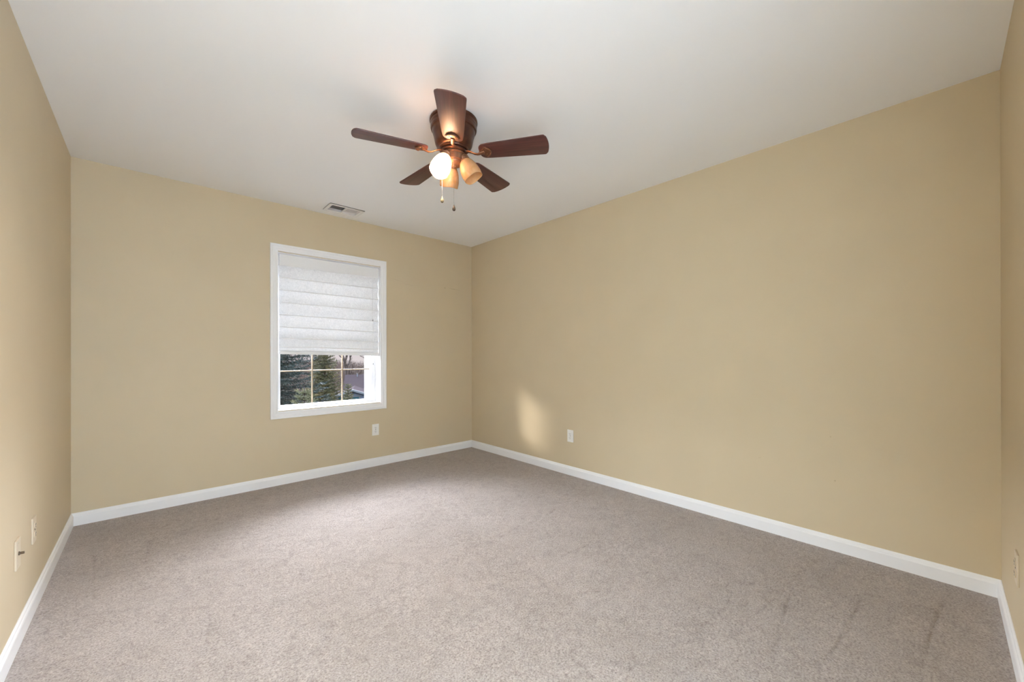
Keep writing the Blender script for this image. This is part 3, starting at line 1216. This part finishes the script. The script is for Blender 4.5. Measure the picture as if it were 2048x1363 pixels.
# tall spruce filling the left of the view, a young one in front of it, one in the middle, one small at the right
conifer('spruce_tree', 'tall dark blue-green spruce filling the left of the window view', 2.70, 12.9, 9.5, 1.95, 54, .42, 11, M['spruce'], .38)
conifer('spruce_tree', 'young olive spruce with upright tips low in front of the tall one', 2.80, 9.35, 3.66, .85, 26, .10, 21, M['fir_pale'], .24)
conifer('fir_tree', 'olive fir with golden tips in the middle of the window view', 5.61, 17.2, 5.75, 1.1, 38, .28, 33, M['fir'], .30)
conifer('fir_tree', 'small olive fir in front of the blue-grey house', 7.32, 19.29, 3.55, .62, 26, .2, 47, M['fir'], .24)


def bare_tree(label, x, y, height, seed, m, spread=.55, levels=5, name='bare_tree'):
    rg = random.Random(seed)
    b = bmesh.new()

    def grow(p, d, ln, r, lv):
        q1 = p + d * ln * .5 + Vector((rg.uniform(-1, 1), rg.uniform(-1, 1), 0)) * ln * .05
        q2 = p + d * ln
        tube(b, [p, q1, q2], [r, r * .85, r * .68], 5 if lv > 2 else 3, cap=False)
        if lv == 0:
            return
        for _ in range(3 if lv > 1 else 4):
            nd = (d + Vector((rg.uniform(-1, 1), rg.uniform(-1, 1), rg.uniform(-.25, .7))) * spread).normalized()
            grow(p + d * ln * rg.uniform(.6, 1.0), nd, ln * rg.uniform(.60, .82), r * .60, lv - 1)
    grow(Vector((0, 0, -.3)), Vector((0, 0, 1)), height * .28, height * .022, levels)
    o_ = obj(name, b, m, None)
    o_.location = (x, y, terrain_z(x, y))
    return tag(o_, label, 'tree')


bare_tree('bare winter tree on the hill between the firs', 15.6, 52.0, 10.5, 5, M['bark'])
bare_tree('pale bare tree at the hilltop left of centre', 16.5, 66.0, 9.5, 8, M['bark_light'])
bare_tree('bare tree behind the right fir, at the hill edge', 24.0, 66.0, 11.0, 12, M['bark'])
bare_tree('bare tree above the ridge of the blue-grey house', 24.5, 57.0, 10.5, 17, M['bark'])
bare_tree('slender pale tree left of the house roof', 19.0, 50.0, 7.5, 23, M['bark_light'])
bare_tree('dense bare tree furthest right behind the roof', 28.5, 60.0, 12.0, 29, M['bark'])
bare_tree('distant bare tree high on the hill behind the olive fir', 20.0, 78.0, 11.0, 31, M['bark_light'])

# leafless brush covering the hillside
rb = np.random.default_rng(99)
n_ = 26000
bx_ = rb.uniform(6, 42, n_)
by_ = rb.uniform(49, 84, n_)
hh = rb.uniform(.5, 2.0, n_)
bz_ = np.array([terrain_z(x, y) for x, y in zip(bx_, by_)]) - .1
p0 = np.stack([bx_, by_, bz_], 1)
top = p0 + np.stack([rb.normal(0, .45, n_), rb.normal(0, .45, n_), hh], 1)
ang_ = rb.uniform(0, PI, n_)
sd_ = np.stack([np.cos(ang_), np.sin(ang_), np.zeros(n_)], 1) * rb.uniform(.02, .05, n_)[:, None]
VV = np.stack([p0 - sd_, p0 + sd_, top + sd_ * .3, top - sd_ * .3], 1).reshape(-1, 3)
mb_ = mat('brush_twigs', (0.08, 0.06, 0.05), 0.9)
_n = noise(mb_, .35, 4, .7)
LK(mb_, ramp(mb_, _n.outputs[0], [(.35, (0.030, 0.021, 0.018)), (.5, (0.075, 0.054, 0.046)), (.65, (0.12, 0.080, 0.055))]), P(mb_).inputs['Base Color'])
o_ = bpy.data.objects.new('leafless_brush', arr_mesh('leafless_brush', VV, np.arange(len(VV)).reshape(-1, 4), [mb_]))
C.objects.link(o_)
o_.parent = ground
o_['kind'] = 'stuff'

# ---------------------------------------------------------------- house
HX, HY = 13.5, 37.5
hs = thing('house', 'blue-grey house with grey shingle roof and front gable', 'house', (HX, HY, terrain_z(HX, HY) - .1), math.radians(-23))
m_side = mat('blue_grey_siding', (0.075, 0.105, 0.155), 0.7)
_w = N(m_side, 'ShaderNodeTexWave')
_w.bands_direction = 'Z'
_w.inputs['Scale'].default_value = 1.6
_w.inputs['Distortion'].default_value = 0
_t = N(m_side, 'ShaderNodeTexCoord')
LK(m_side, _t.outputs['Object'], _w.inputs[0])
LK(m_side, bump(m_side, _w.outputs[0], .5, .03), P(m_side).inputs['Normal'])
m_roof = mat('grey_shingles', (0.030, 0.026, 0.030), 1.0, spec=0.0)
_n = noise(m_roof, 6, 4, .7)
LK(m_roof, ramp(m_roof, _n.outputs[0], [(.3, (.026, .021, .023)), (.7, (.040, .033, .036))]), P(m_roof).inputs['Base Color'])
m_htrim = mat('house_trim', (0.085, 0.10, 0.115), 0.6)
m_hglass = mat('house_window_glass', (0.02, 0.07, 0.09), 0.08, spec=0.8)
zb = terrain_z(HX, HY) - .1
EA = -2.55 - zb                                       # eaves above the base
RG = -1.10 - zb                                       # ridge


def roof_prism(b, x0, x1, y0, y1, ze, zr, along='x', over=.35, th=.12):
    """two sloping slabs meeting on a ridge"""
    if along == 'x':
        ym = (y0 + y1) / 2
        for ya, yb in ((y0 - over, ym), (y1 + over, ym)):
            k = (ze - zr) / ((y1 - y0) / 2)
            za = zr + k * abs(ya - ym)
            v = [(x0 - over, ya, za), (x1 + over, ya, za), (x1 + over, yb, zr), (x0 - over, yb, zr)]
            A = [b.verts.new(p_) for p_ in v]
            B = [b.verts.new((p_[0], p_[1], p_[2] + th)) for p_ in v]
            b.faces.new(A)
            b.faces.new(B)
            for i in range(4):
                b.faces.new((A[i], A[(i + 1) % 4], B[(i + 1) % 4], B[i]))
    else:
        xm = (x0 + x1) / 2
        for xa, xb in ((x0 - over, xm), (x1 + over, xm)):
            k = (ze - zr) / ((x1 - x0) / 2)
            za = zr + k * abs(xa - xm)
            v = [(xa, y0 - over, za), (xa, y1, za), (xb, y1, zr), (xb, y0 - over, zr)]
            A = [b.verts.new(p_) for p_ in v]
            B = [b.verts.new((p_[0], p_[1], p_[2] + th)) for p_ in v]
            b.faces.new(A)
            b.faces.new(B)
            for i in range(4):
                b.faces.new((A[i], A[(i + 1) % 4], B[(i + 1) % 4], B[i]))


bm = bmesh.new()
box(bm, .2, 12, 1.6, 8.4, 0, EA + .02)
# gable triangle ends of the main body
for x in (.2, 12):
    f3 = [bm.verts.new(p_) for p_ in ((x, 1.6, EA), (x, 8.4, EA), (x, 5.0, RG))]
    bm.faces.new(f3)
GP = -2.08 - zb                                       # gable peak
box(bm, -1.3, 3.1, -1.6, 1.8, 0, EA - .25)
f3 = [bm.verts.new(p_) for p_ in ((-1.3, -1.6, EA - .26), (3.1, -1.6, EA - .26), (.9, -1.6, GP - .04))]
bm.faces.new(f3)
bmesh.ops.recalc_face_normals(bm, faces=bm.faces)
obj('wall', bm, m_side, hs)
bm = bmesh.new()
roof_prism(bm, .2, 12, 1.6, 8.4, EA, RG)
bmesh.ops.recalc_face_normals(bm, faces=bm.faces)
obj('roof', bm, m_roof, hs)
bm = bmesh.new()
roof_prism(bm, -1.3, 3.1, -1.6, 3.6, EA - .26, GP, 'y')
bmesh.ops.recalc_face_normals(bm, faces=bm.faces)
obj('gable_roof', bm, m_roof, hs)
bm = bmesh.new()
for s in (-1, 1):
    xm = .9
    xe = xm + s * (2.2 + .40)
    k = (GP - (EA - .26)) / 2.2
    ze = GP - k * 2.60
    A = [(xm, GP + .13), (xe, ze + .13), (xe, ze - .06), (xm, GP - .06)]
    v1 = [bm.verts.new((x, -2.02, z)) for x, z in A]
    v2 = [bm.verts.new((x, -1.96, z)) for x, z in A]
    bm.faces.new(v1)
    bm.faces.new(v2)
    for i in range(4):
        bm.faces.new((v1[i], v1[(i + 1) % 4], v2[(i + 1) % 4], v2[i]))
bmesh.ops.recalc_face_normals(bm, faces=bm.faces)
obj('rake_trim', bm, m_htrim, hs)
for wx in (.55, ):
    bm = bmesh.new()
    zt_, zl_ = -2.55 - zb, -3.75 - zb
    for a, b_, c_, d_ in ((wx - .95, wx - .85, zl_, zt_), (wx + .85, wx + .95, zl_, zt_), (wx - .95, wx + .95, zt_ - .1, zt_),
                          (wx - .95, wx + .95, zl_, zl_ + .1), (wx - .07, wx + .07, zl_, zt_)):
        box(bm, a, b_, -1.68, -1.60, c_, d_)
    fr = obj('window_frame', bm, m_htrim, hs)
    bm = bmesh.new()
    box(bm, wx - .88, wx + .88, -1.64, -1.605, zl_ + .05, zt_ - .05)
    obj('pane', bm, m_hglass, fr)
bm = bmesh.new()
box(bm, 1.0, 1.10, 4.5, 4.6, RG - .4, RG + .25)
obj('roof_vent', bm, m_htrim, hs)
bm = bmesh.new()
box(bm, 1.7, 1.78, 4.5, 4.58, RG - .4, RG + .18)
obj('roof_vent', bm, m_htrim, hs)
